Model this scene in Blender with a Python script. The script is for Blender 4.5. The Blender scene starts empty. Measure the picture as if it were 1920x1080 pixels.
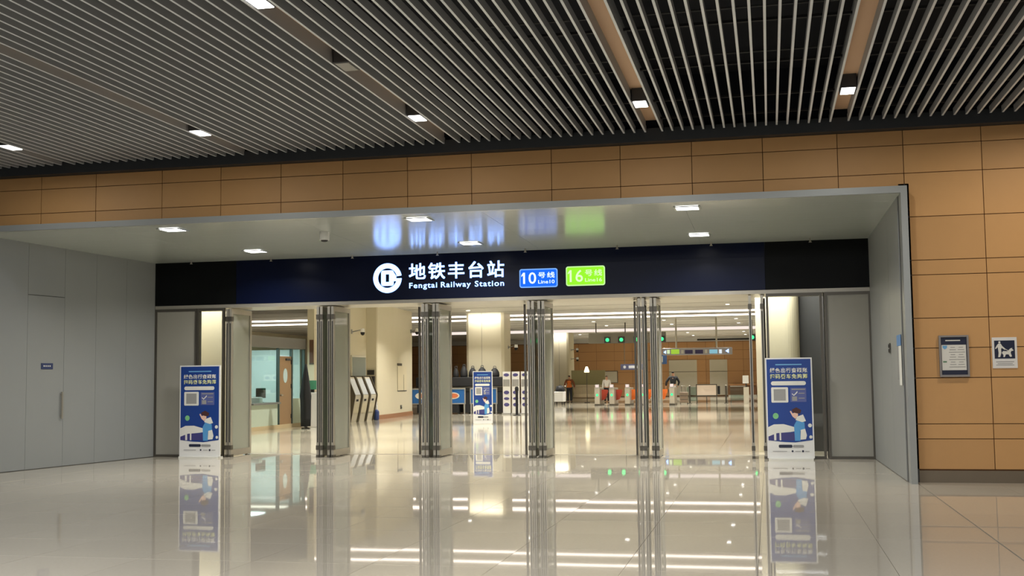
import bpy, bmesh, math, random
from mathutils import Matrix, Vector
random.seed(7)
C = bpy.context.scene.collection
SC = bpy.context.scene
PI = math.pi

# ------------------------------------------------------------ camera
def setup_camera():
    yaw, pitch, roll = math.radians(12.3832), math.radians(4.4258), math.radians(-0.6671)
    cy, sy, cp, sp = math.cos(yaw), math.sin(yaw), math.cos(pitch), math.sin(pitch)
    fwd = Vector((-sy*cp, cy*cp, sp)); right = Vector((cy, sy, 0)); up = right.cross(fwd)
    cr, sr = math.cos(roll), math.sin(roll)
    r2 = right*cr + up*sr; u2 = up*cr - right*sr
    cam = bpy.data.cameras.new('camera'); cam.sensor_width = 36; cam.lens = 2183.264*36/1920
    cam.clip_end = 300
    o = bpy.data.objects.new('camera', cam); C.objects.link(o)
    o.matrix_world = Matrix(((r2.x, u2.x, -fwd.x, 0), (r2.y, u2.y, -fwd.y, 0), (r2.z, u2.z, -fwd.z, 1.55), (0, 0, 0, 1)))
    SC.camera = o
setup_camera()

# ------------------------------------------------------------ world, exposure, large lights
FOYER_W = 20.0        # each foyer downlight
PORTAL_W = 60.0       # each downlight in the entrance recess
HALL_W = 150.0        # each hall downlight
WARM = (1.0, .86, .68); NEUTRAL = (1.0, .97, .93); HALLC = (1.0, .96, .89)
w = bpy.data.worlds.new('world'); SC.world = w; w.use_nodes = True
w.node_tree.nodes['Background'].inputs[0].default_value = (.95, .97, 1, 1)
w.node_tree.nodes['Background'].inputs[1].default_value = .10
SC.view_settings.view_transform = 'Standard'; SC.view_settings.look = 'None'
SC.view_settings.exposure = 0.0; SC.view_settings.gamma = 1.0
SC.view_settings.use_curve_mapping = False

def area(name, loc, sx, sy, watts, col, parent=None, spread=None, rot=(0, 0, 0)):
    l = bpy.data.lights.new(name, 'AREA'); l.shape = 'RECTANGLE'; l.size = sx; l.size_y = sy
    l.energy = watts; l.color = col
    if spread: l.spread = math.radians(spread)
    o = bpy.data.objects.new(name, l); C.objects.link(o); o.location = loc; o.rotation_euler = rot
    if parent: o.parent = parent
    return o
# added fill: broad unseen lights standing for foyer downlight rows out of view
for y in (-6, -1.5, 3.0):
    area('foyer_fill_light', (-4.5, y, 5.2), 17, .5, 1300, (.98, .98, 1))

# ------------------------------------------------------------ materials
def lin(c):
    return tuple(((v/255+.055)/1.055)**2.4 if v/255 > .04045 else v/255/12.92 for v in c)
MATS = {}
def pbr(name, rgb, rough=.5, metal=0, spec=.5, var=0, noise=0, nscale=4, coat=0, emit=None, es=0, stretch=None, ior=None):
    if name in MATS: return MATS[name]
    m = bpy.data.materials.new(name); m.use_nodes = True; nt = m.node_tree; b = nt.nodes['Principled BSDF']
    col = lin(rgb) + (1,)
    b.inputs['Base Color'].default_value = col; b.inputs['Roughness'].default_value = rough
    b.inputs['Metallic'].default_value = metal; b.inputs['Specular IOR Level'].default_value = spec
    if ior: b.inputs['IOR'].default_value = ior
    if coat: b.inputs['Coat Weight'].default_value = coat; b.inputs['Coat Roughness'].default_value = .08
    if emit: b.inputs['Emission Color'].default_value = lin(emit) + (1,); b.inputs['Emission Strength'].default_value = es
    src = None
    if noise:
        tc = nt.nodes.new('ShaderNodeTexCoord'); mp = nt.nodes.new('ShaderNodeMapping')
        if stretch: mp.inputs['Scale'].default_value = stretch
        nz = nt.nodes.new('ShaderNodeTexNoise'); nz.inputs['Scale'].default_value = nscale; nz.inputs['Detail'].default_value = 5
        nt.links.new(tc.outputs['Object'], mp.inputs[0]); nt.links.new(mp.outputs[0], nz.inputs[0])
        mr = nt.nodes.new('ShaderNodeMapRange'); mr.inputs[3].default_value = 1-noise; mr.inputs[4].default_value = 1+noise
        nt.links.new(nz.outputs[0], mr.inputs[0]); src = mr.outputs[0]
    if var:
        oi = nt.nodes.new('ShaderNodeObjectInfo'); mr2 = nt.nodes.new('ShaderNodeMapRange')
        mr2.inputs[3].default_value = 1-var; mr2.inputs[4].default_value = 1+var
        nt.links.new(oi.outputs['Random'], mr2.inputs[0])
        if src:
            mu = nt.nodes.new('ShaderNodeMath'); mu.operation = 'MULTIPLY'
            nt.links.new(src, mu.inputs[0]); nt.links.new(mr2.outputs[0], mu.inputs[1]); src = mu.outputs[0]
        else: src = mr2.outputs[0]
    if src:
        vm = nt.nodes.new('ShaderNodeVectorMath'); vm.operation = 'SCALE'; vm.inputs[0].default_value = col[:3]
        nt.links.new(src, vm.inputs['Scale']); nt.links.new(vm.outputs[0], b.inputs['Base Color'])
    MATS[name] = m; return m
def emis(name, rgb, s):
    if name in MATS: return MATS[name]
    m = bpy.data.materials.new(name); m.use_nodes = True; nt = m.node_tree; nt.nodes.clear()
    e = nt.nodes.new('ShaderNodeEmission'); o = nt.nodes.new('ShaderNodeOutputMaterial')
    e.inputs[0].default_value = lin(rgb) + (1,); e.inputs[1].default_value = s
    nt.links.new(e.outputs[0], o.inputs[0]); MATS[name] = m; return m
def glass(name, tint=(246, 248, 246), rough=0.02, refl=1.0):
    if name in MATS: return MATS[name]
    m = bpy.data.materials.new(name); m.use_nodes = True; nt = m.node_tree; nt.nodes.clear()
    t = nt.nodes.new('ShaderNodeBsdfTransparent'); g = nt.nodes.new('ShaderNodeBsdfGlossy');     x = nt.nodes.new('ShaderNodeMixShader'); o = nt.nodes.new('ShaderNodeOutputMaterial')
    t.inputs[0].default_value = lin(tint) + (1,); g.inputs['Roughness'].default_value = rough
    ge = nt.nodes.new('ShaderNodeNewGeometry'); dt = nt.nodes.new('ShaderNodeVectorMath'); dt.operation = 'DOT_PRODUCT'
    nt.links.new(ge.outputs['Incoming'], dt.inputs[0]); nt.links.new(ge.outputs['Normal'], dt.inputs[1])
    def mth(op, a, b=None):
        q = nt.nodes.new('ShaderNodeMath'); q.operation = op; q.use_clamp = op == 'SUBTRACT'
        for i_, u in enumerate((a, b)):
            if u is None: continue
            if isinstance(u, (int, float)): q.inputs[i_].default_value = u
            else: nt.links.new(u, q.inputs[i_])
        return q.outputs[0]
    fr_ = mth('ADD', mth('MULTIPLY', mth('POWER', mth('SUBTRACT', 1.0, mth('ABSOLUTE', dt.outputs['Value'])), 5.0), .96), .04)   # Schlick, both sides alike
    nt.links.new(fr_, x.inputs[0]); nt.links.new(t.outputs[0], x.inputs[1]); nt.links.new(g.outputs[0], x.inputs[2])
    nt.links.new(x.outputs[0], o.inputs[0]); MATS[name] = m; return m

M_TILE = pbr('floor_tile', (200, 192, 175), rough=.024, spec=.2, var=.025, noise=.05, nscale=30)
M_GROUT = pbr('grout', (112, 107, 97), rough=.7)
M_PANEL = pbr('terracotta_panel', (200, 154, 98), rough=.55, var=.06, noise=.03, nscale=6)
M_GAP = pbr('panel_gap', (112, 78, 48), rough=.9)
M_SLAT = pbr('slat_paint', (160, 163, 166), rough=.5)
M_SLATBOTTOM = pbr('slat_bottom', (232, 237, 241), rough=.4)
M_VOID = pbr('ceiling_void', (20, 24, 32), rough=.95)
M_BEAM = pbr('charcoal_beam', (44, 48, 52), rough=.55)
M_TROUGH = pbr('trough_panel', (232, 194, 158), rough=.7)
M_GREY = pbr('grey_wall_panel', (146, 149, 147), rough=.38, noise=.02, nscale=3)
M_FRAME = pbr('portal_frame', (160, 164, 162), rough=.35, metal=.3)
M_SOFFIT = pbr('soffit_panel', (184, 190, 184), rough=.18, noise=.03, nscale=5, stretch=(.2, 6, 1), ior=1.6)
M_STEEL = pbr('brushed_steel', (164, 159, 147), rough=.34, metal=.5, noise=.05, nscale=8, stretch=(6, 6, .2))
M_STEELD = pbr('dark_steel', (92, 88, 80), rough=.35, metal=.7)
M_RUBBER = pbr('black_gasket', (34, 33, 30), rough=.6)
M_GLASS = glass('clear_glass')
def milky_glass(name):
    m = glass(name, tint=(225, 232, 226), rough=.05).copy(); m.name = name; MATS[name] = m
    nt = m.node_tree; out = [n for n in nt.nodes if n.type == 'OUTPUT_MATERIAL'][0]; src = out.inputs[0].links[0].from_socket
    d = nt.nodes.new('ShaderNodeBsdfDiffuse'); d.inputs[0].default_value = lin((192, 192, 180)) + (1,)
    x = nt.nodes.new('ShaderNodeMixShader'); x.inputs[0].default_value = .45  # flat pale grey mixed into the leaf glass
    nt.links.new(src, x.inputs[1]); nt.links.new(d.outputs[0], x.inputs[2]); nt.links.new(x.outputs[0], out.inputs[0])
    return m
M_LEAFG = milky_glass('milky_leaf_glass')
M_GLASSG = glass('green_glass', tint=(226, 238, 235))
M_SIGN = pbr('sign_navy', (9, 16, 40), rough=.25, spec=.14)
M_SIGNE = pbr('sign_black', (11, 13, 13), rough=.4, spec=.12)
M_WHITEL = emis('sign_white', (130, 172, 255), 4.6)
M_BADGEB = emis('badge_blue', (22, 84, 205), 1.9)
M_BADGEBB = emis('badge_blue_rim', (120, 170, 245), 1.2)
M_BADGEG = emis('badge_green', (128, 205, 40), 1.6)
M_BADGEGB = emis('badge_green_rim', (185, 240, 150), 1.3)
M_BADGET = emis('badge_text', (225, 245, 255), 1.4)
M_BADGETG = emis('badge_text_green', (212, 245, 185), 1.25)
M_LAMP = emis('lamp_face', (255, 252, 246), 9)
M_STRIP = emis('strip_face', (255, 238, 222), 4)
M_CREAM = pbr('cream_cladding', (206, 198, 172), rough=.5, noise=.02, nscale=2)
M_DARKGREY = pbr('dark_grey_box', (62, 62, 62), rough=.5)
M_BLACK = pbr('matte_black', (22, 22, 24), rough=.7)
M_WHITE = pbr('white_paint', (225, 225, 222), rough=.5)
M_HALLCEIL = pbr('hall_ceiling', (190, 188, 182), rough=.6)
M_WOOD = pbr('wood_wall', (178, 134, 88), rough=.5, var=.04, noise=.05, nscale=3, stretch=(.3, 1, 6))
M_PALE = pbr('pale_door', (190, 184, 166), rough=.5)
M_BLUEP = pbr('poster_blue', (14, 58, 136), rough=.4)
M_NAVY = pbr('navy_print', (24, 32, 58), rough=.4)
M_PAPER = pbr('paper', (222, 222, 214), rough=.6)
M_PRINTG = pbr('print_grey', (150, 150, 148), rough=.6)
M_LBLUE = pbr('light_blue_print', (110, 170, 215), rough=.5)
M_YELP = pbr('pale_yellow_print', (222, 226, 170), rough=.5)
M_PLASTIC = pbr('grey_plastic', (150, 150, 146), rough=.4)

# ------------------------------------------------------------ mesh helpers
class MB:
    def __init__(s): s.v = []; s.f = []
    def add(s, v, f):
        n = len(s.v); s.v += [tuple(p) for p in v]; s.f += [tuple(i+n for i in q) for q in f]; return s
    def box(s, x0, x1, y0, y1, z0, z1):
        return s.add([(x0,y0,z0),(x1,y0,z0),(x1,y1,z0),(x0,y1,z0),(x0,y0,z1),(x1,y0,z1),(x1,y1,z1),(x0,y1,z1)],
                     [(0,3,2,1),(4,5,6,7),(0,1,5,4),(1,2,6,5),(2,3,7,6),(3,0,4,7)])
    def cyl(s, p0, p1, r0, r1=None, n=12):
        r1 = r0 if r1 is None else r1
        p0 = Vector(p0); p1 = Vector(p1); d = (p1-p0).normalized()
        a = d.orthogonal().normalized(); b = d.cross(a)
        v = []
        for p, r in ((p0, r0), (p1, r1)):
            for i in range(n):
                t = 2*PI*i/n; v.append(p + a*(r*math.cos(t)) + b*(r*math.sin(t)))
        f = [(i, (i+1) % n, n+(i+1) % n, n+i) for i in range(n)] + [tuple(range(n-1, -1, -1)), tuple(range(n, 2*n))]
        return s.add(v, f)
    def lathe(s, prof, n=16, c=(0, 0, 0)):
        v = []; k = len(prof)
        for r, z in prof:
            for i in range(n):
                t = 2*PI*i/n; v.append((c[0]+r*math.cos(t), c[1]+r*math.sin(t), c[2]+z))
        f = []
        for j in range(k-1):
            for i in range(n): f.append((j*n+i, j*n+(i+1) % n, (j+1)*n+(i+1) % n, (j+1)*n+i))
        f += [tuple(range(n-1, -1, -1)), tuple(range((k-1)*n, k*n))]
        return s.add(v, f)
    def prism(s, pts, a0, a1, axis='y'):
        """polygon in two axes pulled along the third"""
        def P(u, w, a): return {'y': (u, a, w), 'x': (a, u, w), 'z': (u, w, a)}[axis]
        n = len(pts)
        v = [P(u, w_, a0) for u, w_ in pts] + [P(u, w_, a1) for u, w_ in pts]
        f = [tuple(range(n-1, -1, -1)), tuple(range(n, 2*n))] + [(i, (i+1) % n, n+(i+1) % n, n+i) for i in range(n)]
        return s.add(v, f)
    def mesh(s, name, mat, bevel=0, smooth=False):
        me = bpy.data.meshes.new(name); me.from_pydata(s.v, [], s.f)
        bm = bmesh.new(); bm.from_mesh(me); bmesh.ops.recalc_face_normals(bm, faces=bm.faces)
        if bevel:
            bmesh.ops.bevel(bm, geom=list(bm.edges), offset=bevel, segments=2, affect='EDGES', profile=.5)
        bm.to_mesh(me); bm.free()
        if smooth:
            for p in me.polygons: p.use_smooth = True
        me.materials.append(mat); return me
    def build(s, name, mat, parent=None, loc=(0, 0, 0), bevel=0, smooth=False):
        return link(name, s.mesh(name, mat, bevel, smooth), parent, loc)
def link(name, me, parent=None, loc=(0, 0, 0), rot=None):
    o = bpy.data.objects.new(name, me); C.objects.link(o); o.location = loc
    if rot: o.rotation_euler = rot
    if parent: o.parent = parent
    return o
def box(name, mat, d, parent=None, bevel=0):
    return MB().box(*d).build(name, mat, parent, bevel=bevel)
def tag(o, label, cat, group=None, kind=None):
    o['label'] = label; o['category'] = cat
    if group: o['group'] = group
    if kind: o['kind'] = kind
    return o
def thing(name, label, cat, loc=(0, 0, 0), rz=0, group=None):
    o = bpy.data.objects.new(name, None); C.objects.link(o); o.location = loc; o.rotation_euler = (0, 0, rz)
    o.empty_display_size = .1
    return tag(o, label, cat, group)
def struct(o, label=None):
    o['kind'] = 'structure'
    if label: o['label'] = label
    return o
def dup(root, loc, label, rz=None, name=None):
    r = root.copy(); C.objects.link(r); r.location = loc; r['label'] = label
    if rz is not None: r.rotation_euler = (0, 0, rz)
    for ch in list(root.children):
        c = ch.copy(); C.objects.link(c); c.parent = r
        for g in list(ch.children):
            d = g.copy(); C.objects.link(d); d.parent = c
    return r
def rrect(x0, x1, z0, z1, r, n=5):
    pts = []
    for cx, cz, a in ((x1-r, z0+r, -90), (x1-r, z1-r, 0), (x0+r, z1-r, 90), (x0+r, z0+r, 180)):
        for i in range(n+1):
            t = math.radians(a+90*i/n); pts.append((cx+r*math.cos(t), cz+r*math.sin(t)))
    return pts
def ell(cx, cz, rx, rz, n=20, a0=0, a1=360):
    full = a1-a0 >= 360
    return [(cx+rx*math.cos(math.radians(a0+(a1-a0)*i/(n if full else n-1))), cz+rz*math.sin(math.radians(a0+(a1-a0)*i/(n if full else n-1)))) for i in range(n)]
def text(name, body, x0, x1, z0, z1, y, mat, parent=None, bold=0, spacing=1.0, depth=.006, thick=0):
    cu = bpy.data.curves.new(name, 'FONT'); cu.body = body; cu.size = 1; cu.space_character = spacing
    cu.offset = bold; cu.resolution_u = 3
    o = bpy.data.objects.new(name, cu); C.objects.link(o)
    bpy.context.view_layer.update()
    me = bpy.data.meshes.new_from_object(o.evaluated_get(bpy.context.evaluated_depsgraph_get()))
    bpy.data.objects.remove(o)
    xs = [v.co.x for v in me.vertices]; ys = [v.co.y for v in me.vertices]
    sx = (x1-x0)/max(1e-6, max(xs)-min(xs)); sz = (z1-z0)/max(1e-6, max(ys)-min(ys)); mx, my = min(xs), min(ys)
    for v in me.vertices:
        v.co = Vector((x0+(v.co.x-mx)*sx, y, z0+(v.co.y-my)*sz))
    if thick:                                              # heavier strokes: the same outlines again, shifted by a hair
        vs = [v.co.copy() for v in me.vertices]; fs = [tuple(p.vertices) for p in me.polygons]; V, Fs = [], []
        for dx, dz in ((-1, -1), (1, -1), (1, 1), (-1, 1)):
            Fs += [tuple(i+len(V) for i in f) for f in fs]; V += [c+Vector((dx*thick, 0, dz*thick)) for c in vs]
        me.clear_geometry(); me.from_pydata(V, [], Fs)
    bm = bmesh.new(); bm.from_mesh(me)
    r = bmesh.ops.extrude_face_region(bm, geom=list(bm.faces))
    bmesh.ops.translate(bm, vec=(0, depth, 0), verts=[e for e in r['geom'] if isinstance(e, bmesh.types.BMVert)])
    bmesh.ops.recalc_face_normals(bm, faces=bm.faces); bm.to_mesh(me); bm.free()
    me.name = name; me.materials.clear(); me.materials.append(mat)
    return link(name, me, parent)

# ============================================================ SETTING
# ---- floor
HX0, HX1, HY1 = -30.0, 7.0, 90.0
fl = struct(MB().box(HX0, HX1, -4, 23.32, -.25, -.006).build('floor', M_GROUT))
def hall_floor_mat():
    m = pbr('hall_floor', (190, 182, 162), rough=.075); nt = m.node_tree; b = nt.nodes['Principled BSDF']
    tc = nt.nodes.new('ShaderNodeTexCoord'); br = nt.nodes.new('ShaderNodeTexBrick'); br.offset = 0
    br.inputs['Scale'].default_value = 1; br.inputs['Mortar Size'].default_value = .005
    br.inputs['Brick Width'].default_value = 1.066; br.inputs['Row Height'].default_value = 1.066
    br.inputs['Color1'].default_value = lin((190, 182, 162)) + (1,); br.inputs['Color2'].default_value = lin((185, 178, 158)) + (1,)
    br.inputs['Mortar'].default_value = lin((95, 90, 80)) + (1,)
    nt.links.new(tc.outputs['Object'], br.inputs[0]); nt.links.new(br.outputs[0], b.inputs['Base Color'])
    return m
struct(MB().box(HX0, HX1, 23.32, HY1+1, -.25, 0).build('floor', hall_floor_mat()))
TP = 1.066; G = .0018
tile_me = MB().box(G, TP-G, G, TP-G, -.006, 0).mesh('tile', M_TILE)
y = 22.26-13*TP
while y < 22.2:
    yc = y+TP/2
    xa = max(-.74*(y+TP)-2.2, -13.7 if y > 17.4 else -99); xb = .205*(y+TP)+2.2
    i0 = math.floor((xa-2.0)/TP); i1 = math.ceil((xb-2.0)/TP)
    for i in range(i0, i1):
        link('tile', tile_me, fl, (2.0+i*TP+(.012 if i >= 0 else 0), y, 0), (random.uniform(-.0005, .0005), random.uniform(-.0005, .0005), 0))   # laid a hair out of level
    y += TP
struct(box('trim_threshold', M_STEEL, (-12.59, 1.82, 23.26, 23.36, -.004, .004)))
MB().box(-12.6, 1.83, 22.26, 23.26, -.006, 0).build('threshold_slab', M_TILE, fl)

# ---- slatted ceiling
ZS = 5.23
ce = struct(MB().box(-17.5, 7.4, 2, 17.6, 6.1, 6.2).box(-17.5, 7.4, 17.5, 17.7, 5.2, 6.15).build('ceiling', M_VOID))
SLOTS = [-11.478, -8.154, -4.761, -1.60, 1.098, 3.95]
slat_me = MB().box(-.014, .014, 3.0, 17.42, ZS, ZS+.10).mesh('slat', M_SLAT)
slat_me.materials.append(M_SLATBOTTOM)
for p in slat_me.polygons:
    if p.normal.z < -.5: p.material_index = 1          # bottom face in a paler colour than the sides
edges = [(-14.9, -11.606, 20), (-11.35, -8.282, 19), (-8.026, -4.889, 19), (-4.633, -1.728, 18), (-1.472, .970, 16), (1.226, 3.822, 16), (4.078, 7.3, 20)]
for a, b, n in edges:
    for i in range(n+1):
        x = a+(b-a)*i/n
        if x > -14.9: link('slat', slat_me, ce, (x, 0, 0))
for xs in SLOTS:
    tr = MB().box(xs-.12, xs+.12, 3, 17.4, 5.41, 5.43).build('trough_panel', M_TROUGH, ce)
    for dx in (-.1275, .1275): MB().box(xs+dx-.0075, xs+dx+.0075, 3, 17.4, 5.33, 5.43).build('trough_side', M_SLAT, tr)
for yy in (6.5, 8.7, 10.9, 12.5, 14.2, 15.9, 17.0):
    for xa, xb in zip([-14]+[q+.14 for q in SLOTS], [q-.14 for q in SLOTS]+[5.5]):
        MB().box(xa, xb, yy-.02, yy+.02, ZS+.101, ZS+.13).build('carrier_rail', M_BLACK, ce)
for yy in (11.6, 13.3, 15.2):
    MB().cyl((-14, yy, 5.75), (5.5, yy, 5.75), .012, n=6).build('conduit', M_DARKGREY, ce)
struct(box('trim_ceiling_beam', M_BEAM, (-17.5, 7.4, 17.4, 17.62, 5.09, ZS+.06)))

# ---- front wall of terracotta panels
YW = 17.6
wf = struct(MB().box(-17.5, 7.4, YW+.03, YW+.3, 4.16, 5.6).box(2.0, 7.4, YW+.03, YW+.3, -.01, 4.16)
            .box(-17.5, -13.42, YW+.03, YW+.3, -.01, 4.16).build('wall_front', M_GAP))
ZR = [5.09, 4.87, 4.454, 3.812, 3.179, 2.965, 2.34, 1.91, 1.483, .829, .617, .187]
XCOL = [-17.4, -16.35, -15.3, -14.24, -13.2, -12.11, -11.07, -9.84, -8.775, -7.71, -6.64, -5.55, -4.497, -3.216, -2.144, -1.058, -.009, 1.068, 1.991, 3.065, 4.13, 5.2, 6.27, 7.34]
g = .0055
for i in range(len(XCOL)-1):
    x0, x1 = XCOL[i], XCOL[i+1]
    for j in range(len(ZR)-1):
        z1, z0 = ZR[j], ZR[j+1]
        if x1 < 2.0 and x1 > -13.3:
            if z1 <= 4.24: continue
            z0 = max(z0, 4.2)
        xa = x0
        if x0 < 2.0 < x1 and z1 < 4.3: xa = 2.0
        if x1 < -13.1 and x1 > -13.3 and z1 < 4.3: x1 = -13.45
        MB().box(xa+g, x1-g, YW-.0, YW+.028, z0+g, z1-g).build('panel', M_PANEL, wf)
struct(box('baseboard_front', pbr('plinth_steel', (128, 117, 100), rough=.35, metal=.5), (2.0, 7.4, YW+.005, YW+.03, 0, .17)))
# frame round the entrance recess
struct(MB().box(1.905, 1.995, 17.33, 17.72, 0, 4.235).build('trim_jamb', M_FRAME))
struct(MB().box(-13.5, 1.905, 17.33, 17.72, 4.135, 4.235).build('trim_lintel', M_FRAME))

# ---- recess: side walls, soffit
ang = math.atan2(4.9, .7134)
wl = struct(MB().box(0, 5.0, .012, .2, 0, 4.35).build('wall_left', M_DARKGREY))
wl.location = (-13.313, 17.4, 0); wl.rotation_euler = (0, 0, ang)
def L(Y): return (Y-17.4)/math.sin(ang)
cuts = [17.4, 18.73, 19.66, 20.52, 21.4, 22.3]
for a, b in zip(cuts[:-1], cuts[1:]):
    if a == 18.73:
        MB().box(L(a)+.003, L(b)-.003, 0, .012, 3.175, 4.2).build('panel', M_GREY, wl)
        MB().box(L(a)+.003, L(b)-.003, 0, .012, 0.01, 3.163).build('panel', M_GREY, wl)
    else:
        MB().box(L(a)+.003, L(b)-.003, 0, .012, 0.01, 4.2).build('panel', M_GREY, wl)
pull = MB().box(L(19.58), L(19.61), -.05, -.025, .89, 1.39).box(L(19.585), L(19.605), -.03, 0, .93, .96).box(L(19.585), L(19.605), -.03, 0, 1.32, 1.35)
pull.build('door_pull', M_STEEL, wl)
pq = thing('door_plaque', 'small dark blue plaque with white lettering on the grey side wall', 'plaque', (-13.313, 17.4, 0), ang)
box('plate', pbr('plaque_blue', (54, 66, 104), rough=.4), (L(19.08), L(19.37), -.012, -.001, 1.815, 1.925), pq)
p_ = MB()
for k in range(4): p_.box(L(19.13)+k*.05, L(19.13)+k*.05+.03, -.014, -.0121, 1.86, 1.885)
p_.build('lettering', M_PAPER, pq)

wr = struct(MB().add([(1.905+.0, 17.6, 0), (1.86, 22.3, 0), (1.86, 22.3, 4.3), (1.905, 17.6, 4.3), (2.05, 17.6, 0), (2.05, 22.3, 0), (2.05, 22.3, 4.3), (2.05, 17.6, 4.3)],
     [(0,3,2,1),(4,5,6,7),(0,1,5,4),(1,2,6,5),(2,3,7,6),(3,0,4,7)]).build('wall_right', M_DARKGREY))
def wrx(y): return 1.905-.045*(y-17.6)/4.7
for a, b in ((17.72, 19.2), (19.2, 20.75), (20.75, 22.3)):
    a += .003; b -= .003; t = .012
    MB().add([(wrx(a)-t, a, .01), (wrx(b)-t, b, .01), (wrx(b)-t, b, 4.13), (wrx(a)-t, a, 4.13), (wrx(a), a, .01), (wrx(b), b, .01), (wrx(b), b, 4.13), (wrx(a), a, 4.13)],
     [(0,3,2,1),(4,5,6,7),(0,1,5,4),(1,2,6,5),(2,3,7,6),(3,0,4,7)]).build('panel', M_GREY, wr)
# soffit
so = struct(MB().box(-13.6, 1.9, 17.74, 22.6, 4.2, 4.3).build('ceiling', M_DARKGREY))
def sz(y): return 4.135-(y-17.4)*.0175
ys = [17.4+.7*i for i in range(8)]
for a, b in zip(ys[:-1], ys[1:]):
    xs = [-13.45, -10.7, -7.4, -4.3, -1.2, 1.9]
    for x0, x1 in zip(xs[:-1], xs[1:]):
        gx = .0015
        MB().add([(x0+gx, a+gx, sz(a)), (x1-gx, a+gx, sz(a)), (x1-gx, b-gx, sz(b)), (x0+gx, b-gx, sz(b)),
                  (x0+gx, a+gx, sz(a)+.015), (x1-gx, a+gx, sz(a)+.015), (x1-gx, b-gx, sz(b)+.015), (x0+gx, b-gx, sz(b)+.015)],
                 [(0,3,2,1),(4,5,6,7),(0,1,5,4),(1,2,6,5),(2,3,7,6),(3,0,4,7)]).build('panel', M_SOFFIT, so)

# ---- door wall: head wall, header, fixed panels
YD = 22.3
struct(box('wall_door_head', M_DARKGREY, (-13.4, 2.2, 22.42, 23.4, 3.15, 4.7)))
struct(box('trim_door_header', M_STEEL, (-12.6, 1.86, 22.31, 23.4, 3.075, 3.145)))
hd = struct(MB().box(HX0, -12.6, 22.6, 23.3, 0, 4.7).build('wall_hall_front', M_CREAM))
struct(MB().box(1.87, HX1, 22.6, 23.3, 0, 4.7).build('wall_hall_front', M_CREAM))
def fixed(name, x0, x1, mat, glazed):
    fr = struct(MB().box(x0, x0+.045, YD, YD+.06, 0, 3.075).box(x1-.045, x1, YD, YD+.06, 0, 3.075)
                .box(x0+.045, x1-.045, YD, YD+.06, 3.02, 3.075).box(x0+.045, x1-.045, YD, YD+.06, 0, .05).build(name, M_STEELD))
    MB().box(x0+.045, x1-.045, YD+.02, YD+.032, .05, 3.02).build('glass_pane' if glazed else 'metal_panel', mat, fr)
    return fr
M_INFILL = pbr('infill_panel', (150, 148, 138), rough=.35, noise=.02, nscale=2)
fixed('window_1', -12.6, -11.64, M_INFILL, False)
fixed('window_2', -11.63, -11.02, M_GLASS, True)
fixed('window_3', -.03, .99, M_GLASS, True)
fixed('window_4', 1.03, 1.86, M_INFILL, False)
# lining behind the infill panels
struct(MB().box(-13.3, -11.66, 22.5, 22.55, 0, 3.1).build('wall_lining', M_DARKGREY))
struct(MB().box(1.02, 1.87, 22.5, 22.55, 0, 3.1).build('wall_lining', M_DARKGREY))

# ============================================================ SIGN OVER THE DOORS
sg = thing('station_sign', 'long navy illuminated station name sign above the folding doors', 'sign', (0, 0, 0))
box('sign_board', M_SIGN, (-10.755, -.03, 22.30, 22.41, 3.15, 4.055), sg)
box('end_board', M_SIGNE, (-12.6, -10.76, 22.305, 22.41, 3.15, 4.06), sg)
box('end_board', M_SIGNE, (-.025, 1.85, 22.305, 22.41, 3.15, 4.06), sg)
F = 22.294
text('name_lettering', '地铁丰台站', -7.005, -5.055, 3.545, 3.865, F, M_WHITEL, sg, spacing=1.22, thick=.006)
for wd_, xa_, xb_, za_ in (('Fengtai', -7.005, -6.425, 3.335), ('Railway', -6.345, -5.733, 3.335), ('Station', -5.649, -5.055, 3.365)):
    text('english_lettering', wd_, xa_, xb_, za_, 3.478, F, M_WHITEL, sg, bold=.012, spacing=1.16)
# emblem: broken ring with a hollow D joined to the lower lip of its gap
ex, ez, er = -7.463, 3.588, .30
def E(pts): return [(ex+er*u, ez+er*v_) for u, v_ in pts]
lo = MB()
n = 44; a0, a1 = 9, 358
ou = [(math.cos(math.radians(a0+(a1-a0)*i/n)), math.sin(math.radians(a0+(a1-a0)*i/n))) for i in range(n+1)]
for i in range(n):
    q = [ou[i], ou[i+1], (ou[i+1][0]*.66, ou[i+1][1]*.66), (ou[i][0]*.66, ou[i][1]*.66)]
    lo.prism(E(q), F, F+.006)
lo.prism(E([(.30, -.03), (1.0, -.03), (.97, -.22), (.66, -.22), (.30, -.22)]), F, F+.006)   # bar of the gap
o_, i_ = rrect(-.44, .44, -.52, .52, .14, 3), rrect(-.12, .12, -.26, .26, .02, 3)
for k in range(len(o_)):
    k2 = (k+1) % len(o_)
    lo.prism(E([o_[k], o_[k2], i_[k2], i_[k]]), F, F+.006)
lo.prism(E([(.40, .46), (.62, .12), (.62, -.12), (.40, -.20)]), F, F+.006)
lo.build('emblem', M_WHITEL, sg)
def badge(x0, x1, z0, z1, num, mrim, mface, mt):
    MB().prism(rrect(x0, x1, z0, z1, .045), F-.004, F+.01).build('badge_rim', mrim, sg)
    MB().prism(rrect(x0+.022, x1-.022, z0+.022, z1-.022, .03), F-.007, F-.003).build('badge_face', mface, sg)
    text('badge_number', num, x0+.075, x0+.335, z0+.075, z1-.07, F-.012, mt, sg, bold=.008)
    MB().prism([(x0+.078, z1-.071), (x0+.04, z1-.125), (x0+.04, z1-.155), (x0+.082, z1-.115)], F-.012, F-.006).build('number_flag', mt, sg)
    text('badge_characters', '号线', x0+.375, x1-.055, z0+.185, z1-.07, F-.012, mt, sg, bold=.012, spacing=1.25)
    text('badge_small_lettering', 'Line'+num, x0+.375, x1-.06, z0+.075, z0+.145, F-.012, mt, sg, bold=.01)
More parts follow.
